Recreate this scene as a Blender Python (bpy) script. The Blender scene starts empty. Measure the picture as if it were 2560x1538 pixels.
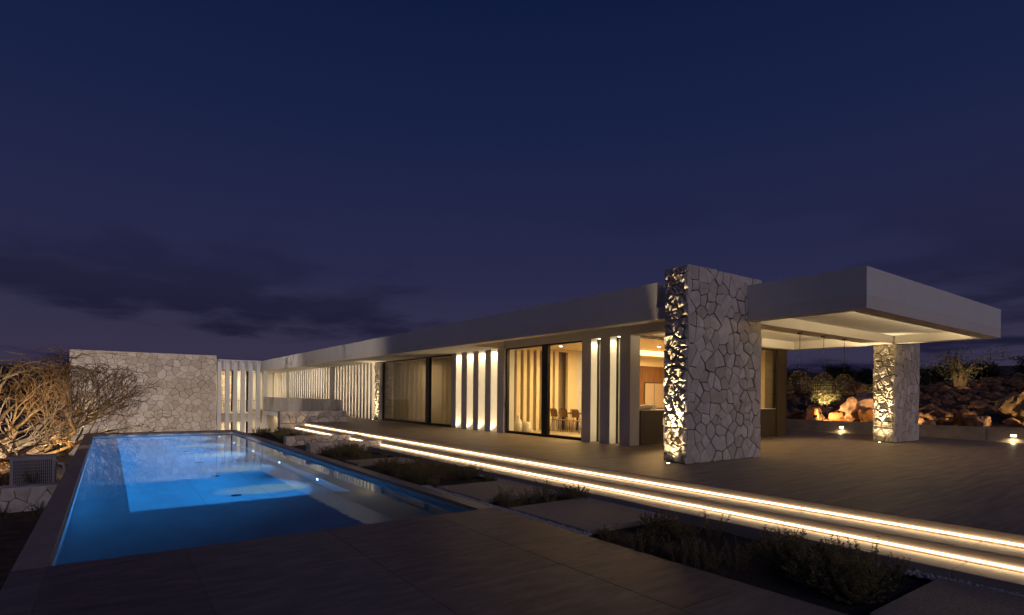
import bpy, bmesh, math, random
from mathutils import Vector, Matrix, noise
R = math.radians
rnd = random.Random(7)
S = bpy.context.scene
COL = S.collection

# ------------------------------------------------------------------ camera
cam = bpy.data.cameras.new('camera'); camo = bpy.data.objects.new('camera', cam); COL.objects.link(camo)
CAMZ = 1.45
yaw, roll = R(35.849), R(.5385)
F = Vector((math.sin(yaw), math.cos(yaw), 0)); Rt = Vector((math.cos(yaw), -math.sin(yaw), 0)); Up = Vector((0, 0, 1))
cr, sr = math.cos(roll), math.sin(roll)
ax, ay, az = cr*Rt + sr*Up, -sr*Rt + cr*Up, -F
camo.matrix_world = Matrix(((ax.x, ay.x, az.x, 0), (ax.y, ay.y, az.y, 0), (ax.z, ay.z, az.z, CAMZ), (0, 0, 0, 1)))
cam.sensor_width = 36; cam.lens = 1396.87/2560*36; cam.shift_y = (988.2-769)/2560
cam.clip_end = 2000; cam.clip_start = .05
S.camera = camo

# ------------------------------------------------------------------ world: dusk sky
W = bpy.data.worlds.new('World'); S.world = W; W.use_nodes = True
nt = W.node_tree; nt.nodes.clear()
def N(t, typ, **kw):
    n = t.nodes.new(typ)
    for k, v in kw.items(): setattr(n, k, v)
    return n
def ramp(t, stops, interp='LINEAR'):
    n = t.nodes.new('ShaderNodeValToRGB'); n.color_ramp.interpolation = interp
    e = n.color_ramp.elements
    while len(e) < len(stops): e.new(.5)
    for i, (p, c) in enumerate(stops):
        e[i].position = p; e[i].color = (*c, 1) if not isinstance(c, (int, float)) else (c, c, c, 1)
    return n
L = nt.links.new
tc = N(nt, 'ShaderNodeTexCoord'); sep = N(nt, 'ShaderNodeSeparateXYZ'); L(tc.outputs['Generated'], sep.inputs[0])
grad = ramp(nt, [(0, (.038, .029, .050)), (.07, (.034, .029, .060)), (.2, (.0195, .0205, .060)), (.42, (.0085, .0145, .054)), (.62, (.0035, .0088, .041)), (1, (.003, .007, .034))])
L(sep.outputs['Z'], grad.inputs[0])
# cloud layer: direction projected on a plane overhead
zz = N(nt, 'ShaderNodeMath', operation='ADD'); L(sep.outputs['Z'], zz.inputs[0]); zz.inputs[1].default_value = .10
zm = N(nt, 'ShaderNodeMath', operation='MAXIMUM'); L(zz.outputs[0], zm.inputs[0]); zm.inputs[1].default_value = .05
dx = N(nt, 'ShaderNodeMath', operation='DIVIDE'); L(sep.outputs['X'], dx.inputs[0]); L(zm.outputs[0], dx.inputs[1])
dy = N(nt, 'ShaderNodeMath', operation='DIVIDE'); L(sep.outputs['Y'], dy.inputs[0]); L(zm.outputs[0], dy.inputs[1])
cmb = N(nt, 'ShaderNodeCombineXYZ'); L(dx.outputs[0], cmb.inputs[0]); L(dy.outputs[0], cmb.inputs[1]); cmb.inputs[2].default_value = 3.4
mp = N(nt, 'ShaderNodeMapping'); L(cmb.outputs[0], mp.inputs[0]); mp.inputs['Location'].default_value = (1.3, .4, 0); mp.inputs['Scale'].default_value = (.75, .62, 1)
nz = N(nt, 'ShaderNodeTexNoise'); nz.inputs['Scale'].default_value = .9; nz.inputs['Detail'].default_value = 7; nz.inputs['Roughness'].default_value = .56
L(mp.outputs[0], nz.inputs['Vector'])
cl = ramp(nt, [(.475, 0.0), (.61, 1.0)], 'EASE'); L(nz.outputs['Fac'], cl.inputs[0])
band = ramp(nt, [(0, .95), (.09, .95), (.2, .45), (.36, 0.0)]); L(sep.outputs['Z'], band.inputs[0])
cm = N(nt, 'ShaderNodeMath', operation='MULTIPLY'); L(cl.outputs[0], cm.inputs[0]); L(band.outputs[0], cm.inputs[1])
mixc = N(nt, 'ShaderNodeMixRGB'); L(cm.outputs[0], mixc.inputs[0]); L(grad.outputs[0], mixc.inputs[1]); mixc.inputs[2].default_value = (.0085, .0085, .027, 1)
bg = N(nt, 'ShaderNodeBackground'); L(mixc.outputs[0], bg.inputs[0]); bg.inputs[1].default_value = 1.12
wo = N(nt, 'ShaderNodeOutputWorld'); L(bg.outputs[0], wo.inputs[0])

# afterglow behind the camera: one very soft low sun
sl = bpy.data.lights.new('sun', 'SUN'); so = bpy.data.objects.new('sun', sl); COL.objects.link(so)
sl.energy = .43; sl.angle = R(50); sl.color = (1, .83, .88)
so.rotation_euler = Vector((.12, 1, -.26)).to_track_quat('-Z', 'Y').to_euler()
so.location = (-8, -20, 12)

S.view_settings.view_transform = 'Standard'; S.view_settings.look = 'None'
S.view_settings.exposure = 0; S.view_settings.gamma = 1
S.render.engine = 'CYCLES'
S.cycles.use_denoising = True
S.cycles.max_bounces = 8; S.cycles.diffuse_bounces = 4; S.cycles.glossy_bounces = 4; S.cycles.transmission_bounces = 8; S.cycles.transparent_max_bounces = 16
S.cycles.sample_clamp_indirect = 3.0; S.cycles.blur_glossy = .5
S.cycles.caustics_reflective = True; S.cycles.caustics_refractive = False

# ------------------------------------------------------------------ materials
def mat(name, col, rough=.6, var=0, nscale=4, namp=.25, stretch=(1, 1, 1), bump=0, bscale=40, metal=0, spec=.5, col2=None, emit=None, estr=0):
    """procedural Principled: base colour moved by noise (namp), per-object tint (var), fine relief (bump)"""
    m = bpy.data.materials.new(name); m.use_nodes = True
    t = m.node_tree; b = t.nodes['Principled BSDF']; Lk = t.links.new
    b.inputs['Roughness'].default_value = rough; b.inputs['Metallic'].default_value = metal
    b.inputs['Specular IOR Level'].default_value = spec
    g = N(t, 'ShaderNodeNewGeometry'); mpn = N(t, 'ShaderNodeMapping'); Lk(g.outputs['Position'], mpn.inputs[0]); mpn.inputs['Scale'].default_value = stretch
    n1 = N(t, 'ShaderNodeTexNoise'); Lk(mpn.outputs[0], n1.inputs['Vector']); n1.inputs['Scale'].default_value = nscale; n1.inputs['Detail'].default_value = 6; n1.inputs['Roughness'].default_value = .62
    c2 = col2 or tuple(c*(1-namp) for c in col)
    rp = ramp(t, [(.33, c2), (.67, col)]); Lk(n1.outputs['Fac'], rp.inputs[0])
    out = rp.outputs[0]
    if var:
        oi = N(t, 'ShaderNodeObjectInfo'); mr = N(t, 'ShaderNodeMapRange'); Lk(oi.outputs['Random'], mr.inputs[0])
        mr.inputs[3].default_value = 1-var; mr.inputs[4].default_value = 1+var*.25
        hs = N(t, 'ShaderNodeHueSaturation'); Lk(out, hs.inputs['Color']); Lk(mr.outputs[0], hs.inputs['Value'])
        m2 = N(t, 'ShaderNodeMapRange'); Lk(oi.outputs['Random'], m2.inputs[0]); m2.inputs[3].default_value = 1.5; m2.inputs[4].default_value = .7; Lk(m2.outputs[0], hs.inputs['Saturation'])
        out = hs.outputs[0]
    Lk(out, b.inputs['Base Color'])
    if bump:
        n2 = N(t, 'ShaderNodeTexNoise'); Lk(g.outputs['Position'], n2.inputs['Vector']); n2.inputs['Scale'].default_value = bscale; n2.inputs['Detail'].default_value = 5
        bp = N(t, 'ShaderNodeBump'); Lk(n2.outputs['Fac'], bp.inputs['Height']); bp.inputs['Strength'].default_value = bump; bp.inputs['Distance'].default_value = .02
        Lk(bp.outputs[0], b.inputs['Normal'])
    if emit:
        b.inputs['Emission Color'].default_value = (*emit, 1); b.inputs['Emission Strength'].default_value = estr
    return m
def glassmat(name, tint=(.9, .93, .92), refl=1.0):
    m = bpy.data.materials.new(name); m.use_nodes = True; t = m.node_tree; t.nodes.clear()
    o = N(t, 'ShaderNodeOutputMaterial'); tr = N(t, 'ShaderNodeBsdfTransparent'); tr.inputs[0].default_value = (*tint, 1)
    gl = N(t, 'ShaderNodeBsdfGlossy'); gl.inputs['Roughness'].default_value = .0
    ge = N(t, 'ShaderNodeNewGeometry'); dt = N(t, 'ShaderNodeVectorMath', operation='DOT_PRODUCT'); t.links.new(ge.outputs['Incoming'], dt.inputs[0]); t.links.new(ge.outputs['Normal'], dt.inputs[1])
    ab = N(t, 'ShaderNodeMath', operation='ABSOLUTE'); t.links.new(dt.outputs['Value'], ab.inputs[0])
    om = N(t, 'ShaderNodeMath', operation='SUBTRACT'); om.inputs[0].default_value = 1; t.links.new(ab.outputs[0], om.inputs[1])
    pw = N(t, 'ShaderNodeMath', operation='POWER'); t.links.new(om.outputs[0], pw.inputs[0]); pw.inputs[1].default_value = 5
    fr = N(t, 'ShaderNodeMath', operation='MULTIPLY_ADD'); t.links.new(pw.outputs[0], fr.inputs[0]); fr.inputs[1].default_value = .96; fr.inputs[2].default_value = .04
    mx = N(t, 'ShaderNodeMixShader'); t.links.new(fr.outputs[0], mx.inputs[0]); t.links.new(tr.outputs[0], mx.inputs[1]); t.links.new(gl.outputs[0], mx.inputs[2]); t.links.new(mx.outputs[0], o.inputs[0])
    return m
def watermat():
    m = bpy.data.materials.new('water'); m.use_nodes = True; t = m.node_tree; t.nodes.clear()
    o = N(t, 'ShaderNodeOutputMaterial'); g = N(t, 'ShaderNodeBsdfGlass'); g.inputs['IOR'].default_value = 1.333; g.inputs['Roughness'].default_value = 0.0
    g.inputs['Color'].default_value = (.86, .95, 1, 1)
    ge = N(t, 'ShaderNodeNewGeometry'); n2 = N(t, 'ShaderNodeTexNoise'); t.links.new(ge.outputs['Position'], n2.inputs['Vector']); n2.inputs['Scale'].default_value = 5; n2.inputs['Detail'].default_value = 3
    bp = N(t, 'ShaderNodeBump'); t.links.new(n2.outputs['Fac'], bp.inputs['Height']); bp.inputs['Strength'].default_value = .025; bp.inputs['Distance'].default_value = .02
    t.links.new(bp.outputs[0], g.inputs['Normal']); t.links.new(g.outputs[0], o.inputs[0])
    return m
def leafmat(name, c1, c2, sat=.5):
    m = bpy.data.materials.new(name); m.use_nodes = True; t = m.node_tree; b = t.nodes['Principled BSDF']; b.inputs['Roughness'].default_value = .55
    g = N(t, 'ShaderNodeNewGeometry'); n = N(t, 'ShaderNodeTexNoise'); t.links.new(g.outputs['Position'], n.inputs['Vector']); n.inputs['Scale'].default_value = 9; n.inputs['Detail'].default_value = 3
    mixr = N(t, 'ShaderNodeMath', operation='ADD'); t.links.new(n.outputs['Fac'], mixr.inputs[0]); t.links.new(g.outputs['Random Per Island'], mixr.inputs[1])
    hf = N(t, 'ShaderNodeMath', operation='MULTIPLY'); t.links.new(mixr.outputs[0], hf.inputs[0]); hf.inputs[1].default_value = .5
    rp = ramp(t, [(.2, c1), (.8, c2)]); t.links.new(hf.outputs[0], rp.inputs[0]); t.links.new(rp.outputs[0], b.inputs['Base Color'])
    tl = N(t, 'ShaderNodeBsdfTranslucent'); t.links.new(rp.outputs[0], tl.inputs[0]); mx = N(t, 'ShaderNodeMixShader'); mx.inputs[0].default_value = .35
    t.links.new(b.outputs[0], mx.inputs[1]); t.links.new(tl.outputs[0], mx.inputs[2]); t.links.new(mx.outputs[0], t.nodes['Material Output'].inputs[0])
    return m
WARM = (1, .62, .25); WARM2 = (1, .72, .37)
M = {}
M['plaster'] = mat('white_plaster', (.72, .735, .765), .75, nscale=1.3, namp=.06, bump=.06, bscale=60)
M['soffit'] = mat('soffit_plaster', (.72, .70, .67), .7, nscale=.9, namp=.06, bump=.05, bscale=50)
M['stone'] = mat('white_limestone', (.72, .67, .62), .85, var=.26, nscale=7, namp=.22, bump=.55, bscale=26)
M['rough_stone'] = mat('split_limestone', (.74, .69, .61), .9, var=.2, nscale=9, namp=.3, bump=1, bscale=16)
M['mortar'] = mat('dark_mortar', (.15, .125, .11), .95, nscale=12, namp=.35, bump=.4, bscale=40)
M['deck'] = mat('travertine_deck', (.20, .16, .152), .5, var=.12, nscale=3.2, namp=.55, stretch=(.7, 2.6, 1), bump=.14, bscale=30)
M['joint'] = mat('joint_filler', (.30, .29, .28), .9, nscale=9)
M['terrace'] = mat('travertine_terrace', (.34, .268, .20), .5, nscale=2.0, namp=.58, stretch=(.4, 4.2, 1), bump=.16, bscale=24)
M['step'] = mat('travertine_step', (.40, .345, .29), .5, nscale=2.2, namp=.25, stretch=(3, .5, 3), bump=.08, bscale=30)
M['coping'] = mat('coping_stone', (.27, .225, .195), .4, var=.10, nscale=2.5, namp=.28, stretch=(2.5, .6, 1), bump=.08, bscale=30)
M['aggregate'] = mat('aggregate_concrete', (.42, .365, .32), .8, var=.08, nscale=60, namp=.6, bump=.8, bscale=110)
M['soil'] = mat('dark_soil', (.035, .026, .020), .95, nscale=14, namp=.5, bump=.8, bscale=30)
M['ground'] = mat('dry_ground', (.115, .075, .045), .95, nscale=3, namp=.65, bump=.9, bscale=9)
M['pebble'] = mat('white_pebbles', (.50, .49, .50), .7, nscale=22, namp=.55)
M['pool'] = mat('pool_tile', (.56, .62, .64), .45, nscale=1.4, namp=.14, stretch=(2, .7, 2))
M['bronze'] = mat('bronze_metal', (.085, .066, .042), .45, nscale=2, namp=.2, metal=.3)
M['dark'] = mat('dark_frame', (.030, .026, .022), .4, nscale=3, namp=.2, metal=.4)
M['glass'] = glassmat('window_glass')
M['glass_dim'] = glassmat('tinted_glass', (.85, .85, .8))
M['water'] = watermat()
M['curtain'] = mat('linen_curtain', (.50, .455, .37), .9, nscale=30, namp=.15, stretch=(4, 4, .2))
_t = M['curtain'].node_tree; _tl = N(_t, 'ShaderNodeBsdfTranslucent'); _tl.inputs[0].default_value = (.62, .52, .36, 1); _mx = N(_t, 'ShaderNodeMixShader'); _mx.inputs[0].default_value = .5
_t.links.new(_t.nodes['Principled BSDF'].outputs[0], _mx.inputs[1]); _t.links.new(_tl.outputs[0], _mx.inputs[2]); _t.links.new(_mx.outputs[0], _t.nodes['Material Output'].inputs[0])
M['intwall'] = mat('interior_wall', (.80, .69, .48), .8, nscale=1, namp=.05)
M['intgrey'] = mat('interior_grey_panel', (.36, .29, .22), .8, nscale=1, namp=.1)
M['intfloor'] = mat('interior_floor', (.45, .38, .29), .35, nscale=1.2, namp=.2, stretch=(.5, 3, 1))
M['wood'] = mat('slatted_oak', (.25, .125, .055), .5, nscale=2.4, namp=.5, stretch=(14, 14, .5), bump=.1, bscale=20)
M['rattan'] = mat('rattan', (.36, .19, .085), .65, nscale=45, namp=.55, bump=.5, bscale=70)
M['ceramic'] = mat('white_ceramic', (.72, .68, .60), .55, nscale=3, namp=.1)
M['grey_metal'] = mat('painted_grey_metal', (.44, .42, .41), .45, nscale=2, namp=.08)
M['heat'] = mat('pale_grey_casing', (.36, .36, .40), .5, nscale=3, namp=.15)
M['concrete'] = mat('cast_concrete', (.56, .49, .41), .8, nscale=1.7, namp=.35, stretch=(1, 1, 1.6), bump=.35, bscale=18)
M['bark'] = mat('pale_bark', (.34, .265, .175), .9, nscale=16, namp=.55, bump=.9, bscale=32)
M['twig'] = mat('brown_twig', (.235, .165, .10), .9, nscale=10, namp=.4)
M['dryleaf'] = leafmat('dry_leaf', (.19, .075, .03), (.36, .21, .08))
M['shrubleaf'] = leafmat('rosemary_leaf', (.07, .085, .045), (.24, .21, .10))
M['oliveleaf'] = leafmat('olive_leaf', (.10, .12, .06), (.30, .31, .19))
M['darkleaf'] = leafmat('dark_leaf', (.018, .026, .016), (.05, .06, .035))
M['rock'] = mat('red_brown_rock', (.50, .27, .135), .9, var=.35, nscale=2.6, namp=.6, bump=1, bscale=7, col2=(.17, .085, .05))
M['rock_pale'] = mat('ochre_rock', (.50, .36, .20), .9, var=.15, nscale=3.2, namp=.5, bump=1, bscale=9)
M['scree'] = mat('scree', (.38, .21, .11), .95, nscale=3.5, namp=.7, bump=1, bscale=8)
M['wicker'] = mat('dark_wicker', (.055, .034, .02), .8, nscale=20, namp=.4)
M['led'] = mat('led_tape', (.9, .85, .75), .5, emit=(1, .70, .38), estr=11)
M['fixture'] = mat('brushed_fixture', (.3, .28, .25), .4, metal=.8)
M['lamp'] = mat('lamp_lens', (.9, .85, .7), .4, emit=(1, .80, .52), estr=14)
M['lampdim'] = mat('small_lamp_lens', (.9, .85, .7), .4, emit=(1, .80, .50), estr=5)
M['poollamp'] = mat('pool_lamp_lens', (.9, .95, 1), .3, emit=(.62, .85, 1), estr=22)

# ------------------------------------------------------------------ helpers
WL = {}
class MB:
    def __init__(s): s.v = []; s.f = []
    def add(s, vs, fs):
        o = len(s.v); s.v += [tuple(v) for v in vs]; s.f += [tuple(i+o for i in f) for f in fs]; return s
    def box(s, x0, x1, y0, y1, z0, z1):
        if x0 > x1: x0, x1 = x1, x0
        if y0 > y1: y0, y1 = y1, y0
        vs = [(x, y, z) for z in (z0, z1) for y in (y0, y1) for x in (x0, x1)]
        return s.add(vs, [(0, 2, 3, 1), (4, 5, 7, 6), (0, 1, 5, 4), (2, 6, 7, 3), (0, 4, 6, 2), (1, 3, 7, 5)])
    def bbox(s, x0, x1, y0, y1, z0, z1, b=.01):
        """box with bevelled edges"""
        bm = bmesh.new(); bmesh.ops.create_cube(bm, size=1)
        for v in bm.verts: v.co = Vector(((x0+x1)/2+v.co.x*(x1-x0), (y0+y1)/2+v.co.y*(y1-y0), (z0+z1)/2+v.co.z*(z1-z0)))
        bmesh.ops.bevel(bm, geom=bm.edges[:], offset=b, segments=1, affect='EDGES')
        bm.verts.index_update()
        s.add([v.co for v in bm.verts], [[v.index for v in f.verts] for f in bm.faces]); bm.free(); return s
    def tube(s, pts, rad, n=6, cap=True):
        pts = [Vector(p) for p in pts]; rs = rad if isinstance(rad, (list, tuple)) else [rad]*len(pts)
        vs = []; fs = []; prev = None
        for i, p in enumerate(pts):
            d = (pts[min(i+1, len(pts)-1)]-pts[max(i-1, 0)])
            d = d.normalized() if d.length > 1e-9 else Vector((0, 0, 1))
            if prev is None: a = d.orthogonal().normalized()
            else:
                a = prev-d*prev.dot(d); a = a.normalized() if a.length > 1e-6 else d.orthogonal().normalized()
            prev = a; b = d.cross(a)
            for k in range(n):
                t = 2*math.pi*k/n; vs.append(p+(a*math.cos(t)+b*math.sin(t))*rs[i])
        for i in range(len(pts)-1):
            for k in range(n):
                k2 = (k+1) % n; fs.append((i*n+k, i*n+k2, (i+1)*n+k2, (i+1)*n+k))
        if cap: fs += [tuple(range(n-1, -1, -1)), tuple((len(pts)-1)*n+k for k in range(n))]
        return s.add(vs, fs)
    def lathe(s, c, prof, n=20, cap=True):
        vs = []; fs = []
        for r, z in prof:
            for k in range(n): t = 2*math.pi*k/n; vs.append((c[0]+r*math.cos(t), c[1]+r*math.sin(t), c[2]+z))
        for i in range(len(prof)-1):
            for k in range(n): k2 = (k+1) % n; fs.append((i*n+k, i*n+k2, (i+1)*n+k2, (i+1)*n+k))
        if cap: fs += [tuple(range(n-1, -1, -1)), tuple((len(prof)-1)*n+k for k in range(n))]
        return s.add(vs, fs)
    def build(s, name, m, parent=None, kind=None, smooth=False):
        o0 = WL.get(parent.as_pointer(), Vector()) if parent else Vector()
        me = bpy.data.meshes.new(name); me.from_pydata([(v[0]-o0.x, v[1]-o0.y, v[2]-o0.z) for v in s.v], [], s.f); me.update()
        me.materials.append(m)
        if smooth:
            for p in me.polygons: p.use_smooth = True
        o = bpy.data.objects.new(name, me); COL.objects.link(o)
        if parent: o.parent = parent; WL[o.as_pointer()] = o0
        if kind: o['kind'] = kind
        return o
def tag(o, label, cat, group=None):
    o['label'] = label; o['category'] = cat
    if group: o['group'] = group
    return o
def thing(name, loc, label, cat, group=None):
    o = bpy.data.objects.new(name, None); COL.objects.link(o); o.location = loc; o.empty_display_size = .2
    WL[o.as_pointer()] = Vector(loc)
    return tag(o, label, cat, group)
def copy_tree(o, loc=None, parent=None, rz=None, sc=None):
    c = o.copy(); COL.objects.link(c); c.parent = parent
    if loc is not None: c.location = loc
    if rz is not None: c.rotation_euler = (0, 0, rz)
    if sc is not None: c.scale = (sc, sc, sc)
    for ch in o.children: copy_tree(ch, parent=c)
    return c
def light(typ, name, loc, power, color, parent=None, aim=None, size=.05, spot=None, blend=.5, sy=None):
    l = bpy.data.lights.new(name, typ); l.energy = power; l.color = color
    if typ == 'AREA':
        l.size = size
        if sy: l.shape = 'RECTANGLE'; l.size_y = sy
    else: l.shadow_soft_size = size
    if typ == 'SPOT': l.spot_size = R(spot); l.spot_blend = blend
    o = bpy.data.objects.new(name, l); COL.objects.link(o)
    o0 = WL.get(parent.as_pointer(), Vector()) if parent else Vector()
    o.location = Vector(loc)-o0
    if parent: o.parent = parent
    if aim is not None: o.rotation_euler = Vector(aim).to_track_quat('-Z', 'Y').to_euler()
    return o

# ---- random rubble stonework
def clip(poly, p, q):
    """keep the side of the bisector nearer p"""
    mx, my = (p[0]+q[0])/2, (p[1]+q[1])/2; nx, ny = q[0]-p[0], q[1]-p[1]; out = []
    for i in range(len(poly)):
        a, b = poly[i], poly[(i+1) % len(poly)]
        da = (a[0]-mx)*nx+(a[1]-my)*ny; db = (b[0]-mx)*nx+(b[1]-my)*ny
        if da <= 0: out.append(a)
        if da*db < 0: t = da/(da-db); out.append((a[0]+(b[0]-a[0])*t, a[1]+(b[1]-a[1])*t))
    return out
def cells(w, h, size, rng, relax=0):
    nx, ny = max(1, round(w/size)), max(1, round(h/size)); pts = []
    for j in range(ny):
        for i in range(nx):
            if nx > 2 and rng.random() < .07: continue
            pts.append(((i+.5+rng.uniform(-.44, .44)+(.25 if j % 2 else -.25)*(nx > 2))*w/nx, (j+.5+rng.uniform(-.44, .44))*h/ny))
            if rng.random() < .10: pts.append((pts[-1][0]+rng.uniform(-.5, .5)*size, pts[-1][1]+rng.uniform(-.5, .5)*size))
    pts = [(min(max(x, .02), w-.02), min(max(y, .02), h-.02)) for x, y in pts]
    for it in range(relax+1):
        res = []
        for p in pts:
            near = sorted(pts, key=lambda q: (q[0]-p[0])**2+(q[1]-p[1])**2)[1:16]
            poly = [(0, 0), (w, 0), (w, h), (0, h)]
            for q in near:
                if abs(q[0]-p[0])+abs(q[1]-p[1]) > 1e-5: poly = clip(poly, p, q)
                if len(poly) < 3: break
            if len(poly) >= 3: res.append((p, poly))
        if it < relax:
            pts = [((p[0]+sum(a[0] for a in po)/len(po))/2, (p[1]+sum(a[1] for a in po)/len(po))/2) for p, po in res]
    return [po for p, po in res]
def stone_face(parent, org, U, V, Nn, w, h, size, m, thick=.05, joint=.007, rough=0, seed=1, jit=.012):
    rng = random.Random(seed); org, U, V, Nn = Vector(org), Vector(U), Vector(V), Vector(Nn); k = 0
    flip = U.cross(V).dot(Nn) < 0
    for po in cells(w, h, size, rng):
        cx = sum(p[0] for p in po)/len(po); cy = sum(p[1] for p in po)/len(po)
        rad = sum(math.hypot(p[0]-cx, p[1]-cy) for p in po)/len(po)
        if rad < .03: continue
        sc = max(.6, 1-joint*rng.uniform(.3, 1.9)/(rad*.8))
        po = [(cx+(x-cx)*sc, cy+(y-cy)*sc) for x, y in po]
        ring = []
        for i in range(len(po)):
            a, b = po[i], po[(i+1) % len(po)]
            l = math.hypot(b[0]-a[0], b[1]-a[1])
            if l < .03: ring.append(((a[0]+b[0])/2, (a[1]+b[1])/2)); continue
            t = .055 if l > .1 else .2
            for tt in (t, 1-t): ring.append((a[0]+(b[0]-a[0])*tt+rng.uniform(-.006, .006), a[1]+(b[1]-a[1])*tt+rng.uniform(-.006, .006)))
        n = len(ring); th = thick+rng.uniform(-1, 1)*(jit if not rough else rough*.35)
        tu, tv = rng.uniform(-1, 1)*(.03+rough*1.6), rng.uniform(-1, 1)*(.03+rough*1.6)
        def P(x, y, z): return org+U*x+V*y+Nn*z
        vs = [P(x, y, -.03) for x, y in ring]; fs = []
        def hgt(x, y): return th+((x-cx)*tu+(y-cy)*tv)
        vs += [P(cx+(x-cx)*.975, cy+(y-cy)*.975, max(.004, hgt(x, y)-.008-(rng.random()*rough*.75))) for x, y in ring]
        rings = 2
        if rough:
            for lo, hi in ((.66, .84), (.3, .5)):
                vs += [P(cx+(x-cx)*rng.uniform(lo, hi), cy+(y-cy)*rng.uniform(lo, hi), max(.01, hgt(x, y)+rng.uniform(-.45, .7)*rough)) for x, y in ring]
            rings = 4
        vs.append(P(cx, cy, th+(rng.uniform(-.3, .8)*rough if rough else .004)))
        for r in range(rings-1):
            for i in range(n):
                j = (i+1) % n; q = (r*n+i, r*n+j, (r+1)*n+j, (r+1)*n+i); fs.append(q)
        for i in range(n): fs.append(((rings-1)*n+i, (rings-1)*n+(i+1) % n, rings*n))
        if flip: fs = [tuple(reversed(f)) for f in fs]
        MB().add(vs, fs).build('stone', m, parent); k += 1
    return k

# ================================================================== SETTING
def sm(a, b, x):
    t = min(1, max(0, (x-a)/(b-a))); return t*t*(3-2*t)
def gz(x, y):
    """height of the land"""
    nn = noise.noise(Vector((x*.11, y*.11, .3))); n2 = noise.noise(Vector((x*.5, y*.5, 2.3)))
    # left of the pool
    zl = -1.38*(1-sm(17.0, 17.5, y)) + -.98*sm(17.0, 17.5, y)
    zl += -2.0*sm(26, 36, y) - .45*sm(-1.9, -1.2, x)*sm(18.4, 19.5, y)
    zl += .08*n2-.5*sm(-14, -40, x) if x > -40 else .08*n2-.5
    # under the house
    zi = -2.6-.6*sm(29, 33, y)
    # right bank
    t = max(0, x-25.5)
    zr = .36+t*(.10+.075*sm(14, 2, y))*(1-.35*sm(20, 60, t))+.22*nn*min(1, t*.3)+.10*n2*min(1, t)
    z = zl
    if x > -.9: z = zi
    if x > 25.42: z = zr
    if y > 64: z = zl*(1-sm(10, 30, x))+zr*sm(10, 30, x) if x > 25.5 else zl
    r = math.hypot(x, y)
    if r > 75:
        hill = 9+7*noise.noise(Vector((x*.006, y*.006, 5)))+2*noise.noise(Vector((x*.03, y*.03, 1)))
        hill = max(hill, 4)
        if x < 0: hill += 5*sm(0, -120, x)
        k = sm(90, 300, r); z = z*(1-k)+max(z*.4, hill)*k+1.2*k*noise.noise(Vector((x*.05, y*.05, 8)))
    return z
def axis(lo, hi, near, step):
    a = [near[0]+i*step for i in range(int((near[1]-near[0])/step)+1)]
    g = step; x = near[1]
    while x < hi: g *= 1.25; x += g; a.append(x)
    g = step; x = near[0]
    while x > lo: g *= 1.25; x -= g; a.insert(0, x)
    return a
xs = sorted(axis(-420, 420, (-9, 62), .9)+[-.92, -.88, 25.40, 25.44]); ys = axis(-200, 420, (-6, 66), .9)
g = MB(); g.v = [(x, y, gz(x, y)) for y in ys for x in xs]
nxv = len(xs); g.f = [(j*nxv+i, j*nxv+i+1, (j+1)*nxv+i+1, (j+1)*nxv+i) for j in range(len(ys)-1) for i in range(nxv-1)]
g.build('ground', M['ground'], kind='structure', smooth=True)

# terrace with its front edge, two steps
MB().box(7.98, 25.2, -14, 29.0, -.40, 0).box(10.42, 25.2, 29.0, 62, -.28, 0).build('terrace', M['terrace'], kind='structure')
for i, (xa, xb, zt) in enumerate(((7.51, 7.975, -.15), (7.035, 7.505, -.30))):
    st = bpy.data.objects.new('step', None); COL.objects.link(st); st.location = (xa, 10, zt); WL[st.as_pointer()] = Vector((xa, 10, zt)); st['kind'] = 'structure'
    y = -14
    while y < 28.55:
        y2 = min(y+1.6, 28.6); MB().bbox(xa, xb, y+.002, y2-.002, zt-.15-(.12 if i else 0), zt, .006).build('tread', M['step'], st); y = y2
# the riser faces of terrace and step, a slightly lighter stone facing behind the light slot
rf = bpy.data.objects.new('riser', None); COL.objects.link(rf); rf.location = (7.97, 10, -.1); WL[rf.as_pointer()] = Vector((7.97, 10, -.1)); rf['kind'] = 'structure'
for (xa, zt) in ((7.972, 0.0), (7.502, -.15)):
    y = -14
    while y < 28.55:
        y2 = min(y+2.4, 28.6); MB().box(xa-.008, xa-.001, y+.002, y2-.002, zt-.098, zt-.004).build('facing', M['step'], rf); y = y2

# LED tape tucked under each nosing
for i, (x, z) in enumerate(((7.958, -.112), (7.488, -.262))):
    t = thing('led_strip', (x, 8, z), ('warm light strip under the terrace edge, along the upper step' if i == 0 else 'warm light strip along the lower step above the planting bed'), 'light strip')
    y = -12
    while y < 28.5:
        y2 = min(y+4.0, 28.57); MB().box(x-.014, x+.012, y+.012, y2-.012, z-.006, z+.009).build('tape', M['led'], t); y = y2

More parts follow.
